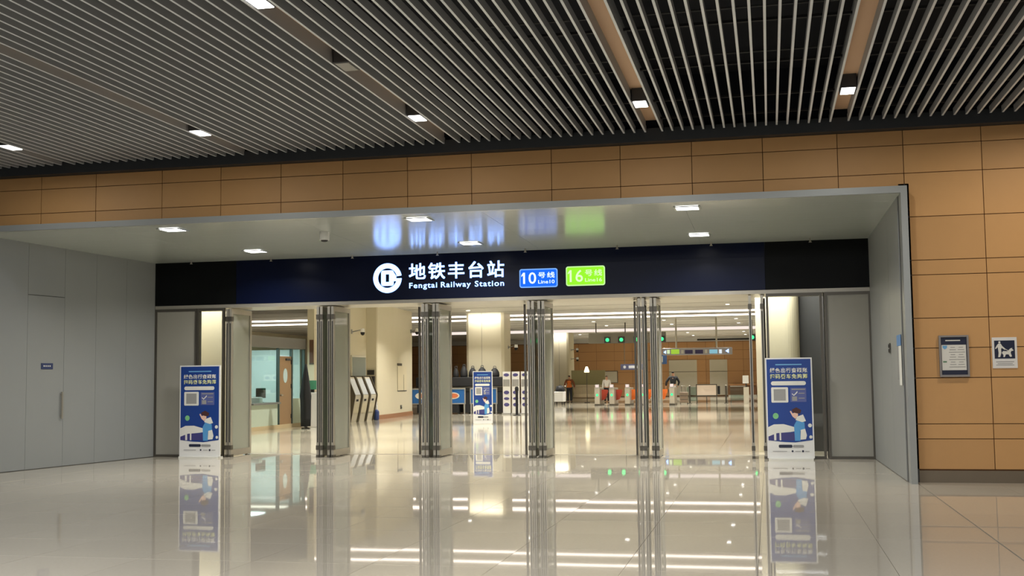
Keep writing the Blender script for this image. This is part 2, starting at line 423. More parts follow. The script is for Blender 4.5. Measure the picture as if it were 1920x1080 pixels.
badge(-4.742, -3.982, 3.312, 3.682, '10', M_BADGEBB, M_BADGEB, M_BADGET)
badge(-3.816, -3.05, 3.322, 3.704, '16', M_BADGEGB, M_BADGEG, M_BADGETG)

# ============================================================ LAMPS
ORD = ('first', 'second', 'third', 'fourth', 'fifth', 'sixth', 'seventh', 'eighth', 'ninth')
def place_lights():
    spec = [(-11.478, 15.87, 'box downlight at the left end of the slatted ceiling, furthest row'),
            (-8.154, 15.68, 'box downlight in the slatted ceiling, second from the left of the far row'),
            (-4.761, 15.58, 'box downlight in the slatted ceiling, middle one of the far row'),
            (-1.605, 15.56, 'box downlight in the deep beige slot above the station badges'),
            (1.10, 15.53, 'box downlight in the deep beige slot above the right wall end'),
            (-4.761, 10.32, 'lit box downlight at the top edge, front of the middle slot'),
            (3.95, 15.5, 'box downlight beyond the right slot above the orange wall')]
    hs = MB().box(-.1, .1, -.19, .19, .008, .25).mesh('housing', M_DARKGREY, bevel=.006)
    ds = MB().box(-.085, .085, -.17, .17, 0, .008).mesh('diffuser', M_LAMP)
    for x, y, lab in spec:
        t = thing('ceiling_light', lab, 'ceiling light', (x, y, ZS-.005), 0, 'box downlights in the slatted ceiling')
        link('housing', hs, t); link('diffuser', ds, t)
        area('ceiling_light_lamp', (x, y, ZS-.02), .17, .34, FOYER_W*(3.3 if x > 3 else 1), WARM if x > 3 else NEUTRAL, spread=168)
    # unlit one
    t = thing('ceiling_light', 'unlit dark box downlight in the middle slot of the slatted ceiling', 'ceiling light', (-4.761, 12.75, ZS-.005), 0, 'box downlights in the slatted ceiling')
    link('housing', hs, t); box('diffuser', M_PLASTIC, (-.085, .085, -.17, .17, 0, .008), t)
    fr = MB().box(-.2, .2, -.2, -.17, -.012, 0).box(-.2, .2, .17, .2, -.012, 0).box(-.2, -.17, -.17, .17, -.012, 0).box(.17, .2, -.17, .17, -.012, 0).mesh('frame', M_FRAME)
    df = MB().box(-.17, .17, -.17, .17, -.008, 0).mesh('diffuser', M_LAMP)
    cols = ('left', 'middle', 'right')
    for i, (x, x2) in enumerate(((-9.80, -9.70), (-5.45, -5.38), (-1.16, -1.16))):
        for row, (xx, yy) in (('front', (x, 17.9)), ('back', (x2, 20.95))):
            t = thing('recessed_light', f'square recessed light in the grey soffit, {row} row, {cols[i]} of three', 'ceiling light', (xx, yy, sz(yy)-.002), 0, 'recessed lights of the entrance soffit')
            link('frame', fr, t); link('diffuser', df, t)
            area('recessed_light_lamp', (xx, yy, sz(yy)-.03), .3, .3, PORTAL_W, NEUTRAL, spread=150)
place_lights()

t = thing('security_camera', 'white cylindrical camera with dark lens hanging from the grey soffit', 'camera', (-7.45, 18.85, sz(18.85)))
MB().cyl((0, 0, -.145), (0, 0, 0), .085, .08, 18).build('body', M_WHITE, t, smooth=False)
MB().lathe([(.02, -.175), (.05, -.168), (.066, -.145)], 14).build('lens_dome', M_BLACK, t)
sp_a = MB().cyl((0, 0, -.05), (0, 0, 0), .016, n=8).mesh('nozzle', M_STEEL)
sp_b = MB().cyl((0, 0, -.075), (0, 0, -.05), .03, .012, n=8).mesh('deflector', M_STEEL)
for i, x in enumerate((-11.62, -9.85, -8.1, -6.33, -4.56, -2.77, -1.0, .80)):
    t = thing('sprinkler', f'small metal sprinkler nozzle above the navy sign, {ORD[i]} from its left end', 'sprinkler', (x, 22.0, sz(22.0)), 0, 'sprinklers along the sign')
    link('nozzle', sp_a, t); link('deflector', sp_b, t)

# ============================================================ FOLDING DOORS
LW, LH, LT = .97, 3.05, .052
h = LT/2
leaf_frame = MB().box(-h, h, 0, .075, .02, LH).box(-h, h, LW-.075, LW, .02, LH).box(-h, h, .075, LW-.075, LH-.10, LH).box(-h, h, .075, LW-.075, .02, .15).mesh('door_leaf', M_STEEL)
leaf_glass = MB().box(-.006, .006, .075, LW-.075, .15, LH-.10).mesh('glass_pane', M_LEAFG)
edge_me = MB().box(-.010, .010, -.008, .0, .30, LH-.3).mesh('edge_gasket', M_RUBBER)
piv_me = MB().box(-h-.008, h+.008, -.012, .09, .15, .24).box(-h-.008, h+.008, -.012, .09, LH-.26, LH-.16).mesh('hinge_block', M_STEELD)
shoe_me = MB().box(-h-.004, h+.004, -.015, .12, .0, .05).mesh('bottom_shoe', M_STEELD)
def leaf(parent, x, rz):
    o = link('door_leaf', leaf_frame, parent, (x, 0, 0), (0, 0, rz))
    link('glass_pane', leaf_glass, o); link('edge_gasket', edge_me, o); link('hinge_block', piv_me, o); link('bottom_shoe', shoe_me, o)
def post(parent, x, y=.93):
    MB().box(x-.02, x+.02, y-.02, y+.03, 0, LH).build('jamb_post', M_STEELD, parent)
def stack(x, leaves, posts, label, off=0):
    t = thing('folding_door', label, 'door', (x, YD, 0), 0, 'folded glass doors of the station entrance')
    for lx, rz in leaves: leaf(t, lx, math.radians(rz))
    for px in posts: post(t, px)
S4 = [(0.03, 12), (.105, 5.5), (.235, 0), (.30, 0)]
stack(-10.98, [(.03, 0), (.10, 0)], [.03], 'folded glass door leaf at the left end beside the blue standing poster')
stack(-8.985, [(.03, 3), (.105, 2), (.265, 1), (.345, 0)], [.19], 'folded stack of steel glass doors in front of the ticket booth corner')
stack(-6.76, [(0.03, 10), (.11, 3), (.26, 1), (.335, 0)], [-.32, .19], 'folded stack of steel glass doors before the blue barrier boards')
stack(-4.60, [(0.03, 8), (.11, 3), (.235, 1), (.315, 0)], [-.24, .17], 'folded stack of steel glass doors between white kiosks and orange vest worker')
stack(-2.435, [(0.03, 8), (.10, 3), (.255, 0), (.33, 0)], [-.16, .17], 'folded stack of steel glass doors before the fare gates')
stack(-.355, [(.03, 1), (.25, 0)], [.29], 'folded glass door leaves at the right end beside the blue standing poster')

# ============================================================ STANDING POSTERS
def poster(x, y, wd, ht, label, rz=0):
    t = thing('standing_poster', label, 'poster', (x, y, 0), rz, 'blue standing posters')
    W, H = wd/2, ht
    box('board', M_WHITE, (-W, W, 0, .035, .03, H), t)
    MB().box(-W+.02, W-.02, -.06, .16, 0, .03).build('foot', M_PAPER, t)
    f = -.003
    zb = .175*H
    MB().prism([(-W+.025, zb+.03), (-W*.3, zb), (W*.2, zb-.01), (W-.025, zb+.035), (W-.025, H-.025), (-W+.025, H-.025)], f, 0).build('print_field', M_BLUEP, t)
    S = wd/.86
    f2 = f-.003
    MB().box(-.24*S, .24*S, f2, f, H-.135, H-.115).build('heading_line', M_LBLUE, t)
    text('poster_lettering', '绿色出行查碳账', -.345*S, .345*S, H-.275, H-.185, f2, M_PAPER, t, bold=.02, spacing=1.12, depth=.003)
    text('poster_lettering', '扫码乘车免购票', -.345*S, .345*S, H-.385, H-.295, f2, M_YELP, t, bold=.02, spacing=1.12, depth=.003)
    MB().prism(rrect(-.33*S, .31*S, H-.505, H-.43, .037), f2, f).build('text_capsule', M_PAPER, t)
    MB().prism(rrect(-.33*S, -.02*S, H-.82, H-.54, .02), f2, f).build('blank_card', M_PAPER, t)
    MB().box(-.285*S, -.065*S, f2-.001, f2, H-.785, H-.575).build('card_field', M_PRINTG, t)
    MB().box(.02*S, .31*S, f2, f, H-.81, H-.55).build('info_card', pbr('card_violet', (84, 94, 150), rough=.5), t)
    MB().box(.045*S, .29*S, f2-.002, f2, H-.59, H-.57).box(.17*S, .28*S, f2-.002, f2, H-.66, H-.645).box(.17*S, .28*S, f2-.002, f2, H-.75, H-.735).box(.05*S, .14*S, f2-.002, f2, H-.79, H-.71).build('card_lines', M_PRINTG, t)
    MB().prism([(.05*S, H-.65), (.085*S, H-.68), (.15*S, H-.61), (.15*S, H-.64), (.085*S, H-.70), (.05*S, H-.67)], f2-.002, f2).build('card_tick', M_PAPER, t)
    # picture: bending traveller in a blue jacket over a pale counter
    z0 = zb
    MB().prism(ell(-.26*S, z0+.47*H/1.85, .052, .055), f2, f).build('round_mark', pbr('mark_green', (120, 190, 130), rough=.5), t)
    MB().prism([(-W+.026, z0+.10), (-W+.026, z0+.27), (-.30*S, z0+.32), (-.12*S, z0+.325), (.08*S, z0+.27), (.12*S, z0+.20), (.0, z0+.18), (-.25*S, z0+.16)], f2, f).build('pale_counter', M_PAPER, t)
    MB().box(-W+.026, .12*S, f2+.001, f, z0+.03, z0+.165).build('violet_base', pbr('violet_print', (58, 58, 120), rough=.5), t)
    MB().box(-.30*S, -.26*S, f2-.001, f2+.001, z0+.03, z0+.17).box(-.20*S, -.17*S, f2-.001, f2+.001, z0+.03, z0+.17).build('counter_legs', M_PAPER, t)
    MB().prism([(.08*S, z0+.02), (.07*S, z0+.30), (.12*S, z0+.39), (.26*S, z0+.36), (.27*S, z0+.22), (.18*S, z0+.2), (.18*S, z0+.02)], f2-.001, f2+.001).build('jacket', pbr('jacket_blue', (80, 150, 205), rough=.5), t)
    MB().prism([(.18*S, z0+.04), (.19*S, z0+.22), (.27*S, z0+.24), (.30*S, z0+.12), (.28*S, z0+.05)], f2-.002, f2).build('trouser_panel', M_PAPER, t)
    MB().prism([(.10*S, z0+.40), (.13*S, z0+.46), (.24*S, z0+.50), (.29*S, z0+.38), (.22*S, z0+.36)], f2-.002, f2).build('collar', M_PAPER, t)
    MB().prism([(.0, z0+.555), (.02*S, z0+.57), (.05*S, z0+.52), (.14*S, z0+.55), (.15*S, z0+.48), (.10*S, z0+.42), (.05*S, z0+.46)], f2-.003, f2-.001).build('face', pbr('print_skin', (230, 190, 170), rough=.6), t)
    MB().prism([(.05*S, z0+.54), (.04*S, z0+.59), (.12*S, z0+.63), (.21*S, z0+.58), (.19*S, z0+.52), (.13*S, z0+.52)], f2-.004, f2-.002).build('hair', pbr('print_hair', (70, 34, 34), rough=.6), t)
    MB().prism(ell(.36*S, z0+.30, .035, .035), f2, f).prism(ell(.37*S, z0+.09, .028, .03), f2, f).build('pale_dots', M_PAPER, t)
    MB().prism(rrect(-.22*S, .03*S, zb-.105, zb-.05, .02), f2, f).build('dark_capsule', M_NAVY, t)
    MB().prism(rrect(.04*S, .24*S, zb-.10, zb-.055, .02), f2, f).build('pale_capsule', M_PRINTG, t)
    MB().box(-.33*S, -.07*S, f2, f, zb-.175, zb-.165).box(.08*S, .18*S, f2, f, zb-.175, zb-.165).box(.26*S, .34*S, f2, f, zb-.175, zb-.165).build('fine_lines', M_PRINTG, t)
    MB().prism(ell(.03*S, zb-.168, .018, .018, 10), f2, f).prism(ell(.22*S, zb-.168, .02, .02, 10), f2, f).build('small_marks', M_NAVY, t)
    return t
poster(-11.41, 22.02, .935, 1.885, 'blue standing poster with white base beside the leftmost folded door', math.radians(-4))
poster(.345, 22.06, .84, 1.865, 'blue standing poster with white base by the right grey side panels')

# ============================================================ NOTICES ON THE WALLS
t = thing('notice_board', 'grey framed notice board with dark heading on the orange wall', 'notice', (2.575, YW, 0))
MB().box(-.20, -.175, -.05, -.002, 1.495, 2.085).box(.175, .20, -.05, -.002, 1.495, 2.085).box(-.175, .175, -.05, -.002, 2.06, 2.085).box(-.175, .175, -.05, -.002, 1.495, 1.525).build('frame', pbr('frame_grey', (138, 134, 132), rough=.4), t)
box('back_board', M_NAVY, (-.175, .175, -.02, -.002, 1.525, 2.06), t)
box('heading_band', M_NAVY, (-.17, .17, -.024, -.02, 1.955, 2.055), t)
box('heading_line', M_PAPER, (-.11, .09, -.026, -.024, 2.005, 2.02), t)
box('page', M_PAPER, (-.165, .165, -.024, -.02, 1.59, 1.95), t)
m_ = MB()
for cx_ in (-.015, .095):
    for k in range(9):
        wv = .03+.012*((k*7) % 3); m_.box(cx_-wv, cx_+wv, -.026, -.024, 1.92-.035*k-.008, 1.92-.035*k)
m_.build('text_lines', M_PRINTG, t)
MB().prism([(-.15, 1.94), (-.09, 1.94), (-.09, 1.91), (-.12, 1.885), (-.15, 1.91)], -.026, -.024).build('blue_mark', M_LBLUE, t)
box('green_mark', pbr('print_green', (90, 130, 100), rough=.6), (-.15, -.10, -.026, -.024, 1.70, 1.72), t)

t = thing('guide_dog_sign', 'white sign with navy square showing a figure walking a dog', 'sign', (3.255, YW, 0))
box('plate', M_WHITE, (-.165, .165, -.012, -.001, 1.61, 2.045), t)
box('navy_square', M_NAVY, (-.135, .135, -.015, -.012, 1.745, 2.0), t)
px, pz, s_ = -.135, 1.745, .265
def Q(pts): return [(px+s_*u, pz+s_*v_) for u, v_ in pts]
MB().prism(Q(ell(.26, .87, .055, .06, 12)), -.018, -.015)\
    .prism(Q([(.20, .80), (.32, .80), (.40, .66), (.52, .55), (.56, .48), (.52, .46), (.36, .57), (.33, .50), (.34, .30), (.27, .08), (.17, .08), (.20, .30), (.18, .52), (.17, .62), (.08, .52), (.03, .52), (.05, .58), (.13, .72)]), -.018, -.015).build('walking_figure', M_PAPER, t)
MB().prism(Q([(.37, .34), (.44, .40), (.64, .39), (.72, .46), (.80, .54), (.90, .56), (.88, .50), (.95, .45), (.93, .41), (.84, .40), (.80, .30), (.86, .12), (.80, .08), (.74, .12), (.70, .22), (.56, .22), (.50, .08), (.43, .08), (.44, .20), (.38, .26)]), -.018, -.015).build('dog_figure', M_PAPER, t)
MB().prism(Q([(.53, .50), (.55, .52), (.70, .42), (.68, .40)]), -.018, -.015).build('harness_line', M_PAPER, t)
MB().box(-.12, .12, -.014, -.012, 1.695, 1.705).box(-.10, .1, -.014, -.012, 1.67, 1.678).box(-.12, .12, -.014, -.012, 1.65, 1.658).build('caption_lines', M_PRINTG, t)

t = thing('paper_notice', 'hanging paper notice with blue top on the grey right side wall', 'notice', (1.885, 17.9, 0))
MB().box(-.008, -.003, -.12, .42, 1.96, 2.12).build('blue_sheet', pbr('sheet_blue', (96, 140, 190), rough=.6), t)
MB().box(-.008, -.003, -.13, .18, 1.38, 1.955).build('white_sheet', M_PAPER, t)
MB().box(-.007, -.003, .19, .45, 1.46, 1.955).build('white_sheet', M_PRINTG, t)
t = thing('wall_switch', 'dark two button switch plate on the grey right side wall', 'switch', (1.868, 19.25, 0))
box('plate', M_STEELD, (-.012, 0, -.05, .05, 1.87, 2.03), t)
MB().cyl((-.012, 0, 1.985), (-.022, 0, 1.985), .028, n=10).build('button', M_BLACK, t)
MB().cyl((-.012, 0, 1.91), (-.022, 0, 1.91), .028, n=10).build('button', M_BLACK, t)

# ============================================================ HALL SHELL
ZC = 4.5
hc = struct(MB().box(HX0, HX1, 23.3, HY1+1, ZC, ZC+.1).build('ceiling', M_HALLCEIL))
seam = MB()
for k in range(23): seam.box(HX0, HX1, 25+k*2.8, 25.02+k*2.8, ZC-.006, ZC)
sm = seam.build('seam', M_STEELD, hc); sm['kind'] = 'stuff'
wb = struct(MB().box(HX0, HX1, HY1, HY1+.3, 0, ZC).build('wall_back', M_GAP))
for i in range(25):
    x0 = -28.5+i*1.4
    for z0, z1 in ((0.05, 1.0), (1.0, 1.9), (1.9, 2.8), (2.8, 3.5), (3.5, 4.15)):
        MB().box(x0+.01, x0+1.39, HY1-.03, HY1, z0+.01, z1-.01).build('panel', M_WOOD, wb)
struct(box('trim_back_fascia', M_HALLCEIL, (HX0, HX1, HY1-.4, HY1, 4.18, ZC)))
struct(box('trim_back_slot', M_BLACK, (-5.3, -.9, HY1-.41, HY1-.4, 4.24, 4.36)))
struct(MB().box(HX0-.3, HX0, 23.3, HY1, 0, ZC).build('wall_hall_left', M_CREAM))
struct(MB().box(HX1, HX1+.3, 23.3, HY1, 0, ZC).build('wall_hall_right', M_CREAM))
for x0, x1, lab in ((-7.5, -5.39, 'wide'), (-4.43, -3.11, 'narrow')):
    d = struct(MB().box(x0, x1, HY1-.07, HY1-.03, .1, 1.86).box(x0, x1, HY1-.07, HY1-.03, 1.90, 2.78).build('door_'+('1' if lab == 'wide' else '2'), M_PALE))
    box('transom_bar', M_STEELD, (x0, x1, HY1-.075, HY1-.03, 1.86, 1.90), d)

def column(x0, x1, y0, y1, ch=.12, base=True, lit=True):
    pts = [(x0+ch, y0), (x1-ch, y0), (x1, y0+ch), (x1, y1-ch), (x1-ch, y1), (x0+ch, y1), (x0, y1-ch), (x0, y0+ch)]
    c = struct(MB().prism(pts, 0, ZC, 'z').build('column', M_CREAM))
    e = .012
    pb = [(x0+ch-e, y0-e), (x1-ch+e, y0-e), (x1+e, y0+ch-e), (x1+e, y1-ch+e), (x1-ch+e, y1+e), (x0+ch-e, y1+e), (x0-e, y1-ch+e), (x0-e, y0+ch-e)]
    if base: MB().prism(pb, 0, .16, 'z').build('baseboard', M_STEEL, c)
    MB().box(x0+ch+.35*(x1-x0), x0+ch+.35*(x1-x0)+.012, y0-.003, y0+.01, .16, ZC).build('joint', M_STEELD, c)
    if lit: area('column_wash_lamp', ((x0+x1)/2, y0-.35, ZC-.1), x1-x0, .2, 24, HALLC, rot=(math.radians(25), 0, 0))
    return c
column(-13.4, -11.8, 24.0, 25.0, base=False, lit=False)
rc = [(-.25, 25.3), (-.25, 24.2)] + [(.34+.28*math.sin(math.radians(a_)), 24.48-.28*math.cos(math.radians(a_))) for a_ in range(0, 91, 10)] + [(.62, 25.3)]
struct(MB().prism(rc, 0, ZC, 'z').build('column', M_CREAM, smooth=False))
struct(box('partition', M_DARKGREY, (.5, 2.2, 24.6, 24.8, 0, ZC)))
area('entry_fill_lamp', (-12.3, 23.72, 4.3), 1.4, .15, 230, HALLC)  # unseen fill added to brighten the cream columns behind the glass panes
area('entry_fill_lamp', (.1, 23.8, 4.3), .9, .15, 260, HALLC)
# side wall bay with ticket machines, then the long pier
struct(box('wall_bay', M_CREAM, (-15.6, -15.35, 37.9, 44.0, 0, ZC)))
pier = struct(MB().prism([(-16.6, 43.25), (-14.94, 43.25), (-14.9, 43.30), (-15.0, 45.6), (-15.25, 48.9), (-16.6, 48.9)], 0, ZC, 'z').build('column', M_CREAM))
MB().prism([(-16.6, 43.23), (-14.93, 43.23), (-14.88, 43.29), (-14.98, 45.6), (-15.23, 48.92), (-16.6, 48.92)], 0, .17, 'z').build('baseboard', pbr('copper_base', (190, 140, 104), rough=.3, metal=.4), pier)
column(-13.36, -11.61, 51.0, 52.55)
column(-13.9, -12.75, 75.0, 77.3)

# linear lights of the hall ceiling
M_STRIP2 = emis('strip_face_dim', (255, 238, 228), 1.0)
def strip(y, hgt, wd, lab, x0=-28, m=None):
    t = thing('strip_light', lab, 'ceiling light', (0, y, ZC-.002), 0, 'linear lights of the concourse')
    box('housing', M_WHITE, (x0, 6, -.10, .10, -.02, 0), t)
    box('diffuser', m or M_STRIP, (x0, 6, -wd/2, wd/2, -.02-hgt, -.02), t)
strip(37.6, .05, .08, 'long white strip light across the concourse ceiling, closest to the doors', -15.2)
strip(39.8, .05, .08, 'long white strip light across the concourse ceiling, second from the doors', -15.2)
strip(52.8, .07, .08, 'upper of the paired white strip lights seen through the doors')
strip(56.4, .07, .08, 'lower of the paired white strip lights seen through the doors')
strip(71.0, .16, .2, 'thick pale strip light before the brown far wall', m=M_STRIP2)
can = MB().cyl((0, 0, -.03), (0, 0, 0), .11, n=12).mesh('rim', M_WHITE)
face = MB().cyl((0, 0, -.034), (0, 0, -.03), .085, n=12).mesh('diffuser', M_LAMP)
for r_, yy in enumerate((26, 31, 36, 43.5, 48.5, 61, 66, 79, 85)):
    for c_, xx in enumerate((-12.6, -9.0, -5.3, -1.6)):
        if yy > 40:
            t = thing('downlight', f'round downlight in the concourse ceiling, {ORD[r_-3]} row beyond the doors, {ORD[c_]} from the machines', 'ceiling light', (xx, yy, ZC), 0, 'round downlights of the concourse')
            link('rim', can, t); link('diffuser', face, t)
        area('downlight_lamp', (xx, yy, ZC-.05), .16, .16, HALL_W, HALLC, spread=120)
for xx, yy in ((-21, 53), (-21, 64), (-26, 58)): area('downlight_lamp', (xx, yy, ZC-.05), .3, .3, HALL_W, HALLC, spread=150)
for yy in (30, 46, 63, 80): area('downlight_lamp', (3.5, yy, ZC-.05), .3, .3, HALL_W, HALLC, spread=120)

# ============================================================ CONCOURSE OBJECTS
# ---- glass ticket booth on the side wall (faces +x), local frame: x along depth
BX = -15.72
bt = thing('ticket_booth', 'glass fronted ticket booth with grey fascia and brown door', 'booth', (BX, 33.5, 0))
box('fascia', M_DARKGREY if False else pbr('booth_fascia', (112, 110, 106), rough=.5), (-.1, .06, 0, 4.4, 2.62, 2.98), bt)
box('side_fascia', MATS['booth_fascia'], (-3.5, -.1, -.06, .06, 2.62, 2.98), bt)
box('roof', M_HALLCEIL, (-3.5, -.1, .06, 4.4, 2.9, 2.96), bt)
box('plinth', pbr('beige_plinth', (196, 178, 140), rough=.4), (-.1, .05, 0, 4.4, 0, .12), bt)
M_MINT = pbr('mint_panel', (190, 204, 186), rough=.35)
box('lower_panel', M_MINT, (-.06, .02, .06, 2.14, .12, .80), bt)
box('lower_panel', M_MINT, (-.06, .02, 3.34, 4.3, .12, .95), bt)
gp = box('glass_pane', M_GLASSG, (-.02, 0, .06, 2.14, .80, 2.62), bt)
gp = box('glass_pane', M_GLASSG, (-.02, 0, 3.34, 4.3, .95, 2.62), bt)
for yy in (0, 2.2, 3.28, 4.34): box('mullion', pbr('teal_frame', (62, 82, 80), rough=.4), (-.05, .05, yy-.035, yy+.035, .12, 2.62), bt)
dr = box('door', pbr('booth_door', (152, 122, 88), rough=.5), (-.03, .02, 2.24, 3.24, .12, 2.36), bt)
MB().prism(ell(2.74, 1.72, .17, .24, 18), .018, .028, 'x').build('porthole', pbr('porthole_glass', (190, 214, 214), rough=.1), dr)
MB().cyl((.02, 2.36, 1.08), (.07, 2.36, 1.08), .035, n=10).box(.06, .075, 2.34, 2.48, 1.065, 1.095).build('handle', M_STEEL, dr)
box('door_closer', M_DARKGREY, (.02, .06, 2.75, 3.1, 2.22, 2.29), dr)
for zz in (.3, 1.3, 2.1): box('hinge', M_BLACK, (.02, .035, 3.2, 3.25, zz, zz+.14), dr)
box('transom', M_GLASSG, (-.02, 0, 2.24, 3.24, 2.38, 2.62), bt)
box('counter', pbr('counter_grey', (110, 112, 108), rough=.4), (-.75, .14, .06, 2.14, .80, .86), bt)
box('inner_wall', pbr('booth_inner', (188, 202, 202), rough=.6), (-2.6, -2.5, .1, 4.3, 0, 2.62), bt)
box('inner_panel', pbr('booth_inner_blue', (120, 156, 168), rough=.5), (-2.5, -2.45, .5, 1.5, 1.4, 2.3), bt)
box('end_wall', MATS['booth_inner'], (-2.5, -.1, 4.25, 4.35, 0, 2.62), bt)
area('booth_lamp', (BX-1.2, 35.4, 2.85), 1.4, 3.2, 150, (.96, 1, 1))
def monitor(loc, rz, label):
    t = thing('monitor', label, 'monitor', loc, rz, 'monitors on the ticket booth counter')
    box('screen', M_BLACK, (-.02, .02, -.24, .24, .14, .46), t)
    box('display', pbr('display_pale', (170, 196, 200), rough=.3), (-.023, -.02, -.21, .21, .17, .43), t)
    MB().cyl((0, 0, 0), (0, 0, .16), .025).cyl((0, 0, 0), (0, 0, .015), .11).build('stand', M_DARKGREY, t)
monitor((BX-.35, 34.3, .86), .3, 'dark monitor on the booth counter, nearer the doors')
monitor((BX-.35, 35.15, .86), -.2, 'dark monitor on the booth counter, nearer the brown door')
t = thing('printer', 'white ticket printer on the booth counter between the monitors', 'printer', (BX-.30, 34.75, .86))
MB().box(-.14, .14, -.13, .13, 0, .17).build('body', M_WHITE, t, bevel=.015)
MB().box(-.10, .08, -.09, .09, .171, .19).build('lid', M_PLASTIC, t)
# dark draped stand at the booth corner
t = thing('draped_stand', 'tall tapering stand wrapped in black cloth beside the ticket booth', 'stand', (-14.62, 35.4, 0))
prof = [(.15, .08), (.16, .35), (.17, .9), (.18, 1.05), (.15, 1.3), (.10, 1.65), (.05, 1.95), (.02, 2.08)]
mb = MB(); n_ = 20; V = []
for r, z in prof:
    for i in range(n_):
        a = 2*PI*i/n_; rr = r*(1+.10*math.cos(5*a+z))
        V.append((rr*math.cos(a), rr*math.sin(a), z))
Fs = [(j*n_+i, j*n_+(i+1) % n_, (j+1)*n_+(i+1) % n_, (j+1)*n_+i) for j in range(len(prof)-1) for i in range(n_)] + [tuple(range(n_-1, -1, -1)), tuple(range((len(prof)-1)*n_, len(prof)*n_))]
mb.add(V, Fs).build('cloth', pbr('black_cloth', (24, 25, 26), rough=.9), t, smooth=True)
MB().cyl((0, 0, 0), (0, 0, .1), .05).box(-.14, .14, -.03, .03, 0, .04).box(-.03, .03, -.14, .14, 0, .04).build('foot', M_STEELD, t)

# ---- things past the booth: small machine with green top
t = thing('payment_terminal', 'white counter terminal with green top between booth and ticket machines', 'machine', (-15.0, 36.9, 0))
box('body', M_WHITE, (-.3, .3, -.25, .25, 0, 1.15), t, bevel=.02)
box('screen', pbr('green_screen', (80, 150, 120), rough=.3), (-.2, .32, -.2, .2, 1.25, 1.55), t)
box('neck', M_DARKGREY, (-.05, .05, -.05, .05, 1.14, 1.26), t)
t = thing('brown_panel', 'tall brown panel on the cream wall end above the green terminal', 'panel', (-15.44, 37.9, 0))
box('panel', pbr('brown_panel', (96, 66, 48), rough=.5), (-.07, .07, -.04, -.002, 2.15, 2.95), t)
box('trim', M_STEELD, (-.08, .08, -.03, -.002, 2.10, 2.15), t)

# ---- ticket machines, wall screen
def ticket_machine(y, label):
    t = thing('ticket_machine', label, 'ticket machine', (-15.2, y, 0), 0, 'ticket machines along the cream wall')
    side = [(-.13, 0), (.22, 0), (.40, .92), (.40, .98), (.12, 1.66), (-.13, 1.66)]
    MB().prism([(u, w_) for u, w_ in side], -.36, .36, 'y').build('body', pbr('machine_body', (200, 194, 174), rough=.4), t)
    for yy in (-.41, .36): MB().prism([(-.13, 0), (.27, 0), (.45, .92), (.45, 1.0), (.17, 1.70), (-.13, 1.70)], yy, yy+.05, 'y').build('side_panel', pbr('dark_brown_steel', (84, 76, 60), rough=.4, metal=.4), t)
    MB().prism([(.405, 1.0), (.41, 1.01), (.165, 1.60), (.155, 1.60)], -.28, .28, 'y').build('screen', pbr('machine_screen', (198, 205, 212), rough=.2), t)
    MB().prism([(.408, .99), (.413, 1.0), (.36, 1.13), (.355, 1.13)], -.3, .3, 'y').build('keypad', M_PLASTIC, t)
    MB().prism([(.30, .34), (.31, .34), (.375, .70), (.365, .70)], -.27, .27, 'y').build('service_door', pbr('machine_beige', (196, 188, 160), rough=.4), t)
    MB().prism([(.38, .76), (.392, .76), (.402, .84), (.39, .84)], -.1, .1, 'y').build('ticket_slot', M_BLACK, t)
ticket_machine(40.75, 'slanted white ticket machine on the side wall, closest to the doors')
ticket_machine(41.6, 'slanted white ticket machine, middle of the three on the side wall')
ticket_machine(42.45, 'slanted white ticket machine beside the cream pier, furthest of three')
t = thing('wall_screen', 'large grey display panel on the cream wall above the ticket machines', 'screen', (-15.35, 42.3, 0))
box('bezel', M_PALE, (.01, .04, -.80, .80, 1.62, 2.48), t); box('display', pbr('screen_grey', (122, 128, 120), rough=.3), (.04, .05, -.73, .73, 1.7, 2.41), t)
t = thing('wall_vent', 'small dark vent grille on the front face of the big cream pier', 'vent', (-15.16, 43.25, 0))
box('frame', M_STEELD, (-.15, .14, -.03, -.005, 1.74, 1.93), t)
for k in range(3): box('louver', M_BLACK, (-.13, .12, -.04, -.03, 1.765+.05*k, 1.79+.05*k), t)
t = thing('dark_panel', 'tall narrow dark panel below the vent on the cream pier', 'panel', (-15.12, 43.25, 0))
box('panel', M_DARKGREY, (-.09, .10, -.04, -.005, .92, 1.66), t); box('frame', M_STEELD, (-.11, .12, -.015, -.004, .89, 1.69), t)
t = thing('sanitizer_bottle', 'white topped blue bottle on the floor beside the far ticket machine', 'bottle', (-14.86, 43.0, 0))
MB().lathe([(.10, 0), (.11, .03), (.11, .32), (.06, .40)], 14).build('body', pbr('bottle_blue', (48, 66, 118), rough=.3), t, smooth=True)
MB().lathe([(.05, .40), (.05, .55), (.035, .58), (.035, .7), (.02, .72)], 12).build('pump', M_WHITE, t)

# ---- pier fittings
def on_pier(y): return -14.9 - (0.1*(y-43.25)/2.35 if y < 45.6 else .1+.25*(y-45.6)/3.3)
t = thing('wall_hatch', 'tall flush service hatch with dark sign on the cream pier', 'hatch', (-15.12, 46.3, 0))
pz_ = math.atan2(.25, 3.3)
t.location = (on_pier(46.9)+.002, 46.9, 0); t.rotation_euler = (0, 0, pz_)
box('hatch_panel', pbr('hatch_cream', (208, 198, 168), rough=.5), (0, .012, -.75, .9, 1.05, 2.1), t)
box('dark_sign', M_STEELD, (0, .03, -.75, .0, 2.12, 2.22), t)
MB().box(.012, .016, -.75, -.71, 1.05, 2.1).box(.012, .016, -.71, .9, 1.05, 1.09).box(.012, .016, .35, .39, 1.09, 1.75).build('joint_line', M_STEELD, t)
t = thing('wall_socket', 'small dark outlet low on the cream pier', 'outlet', (on_pier(46.9)+.004, 46.9, 0)); t.rotation_euler = (0, 0, pz_)
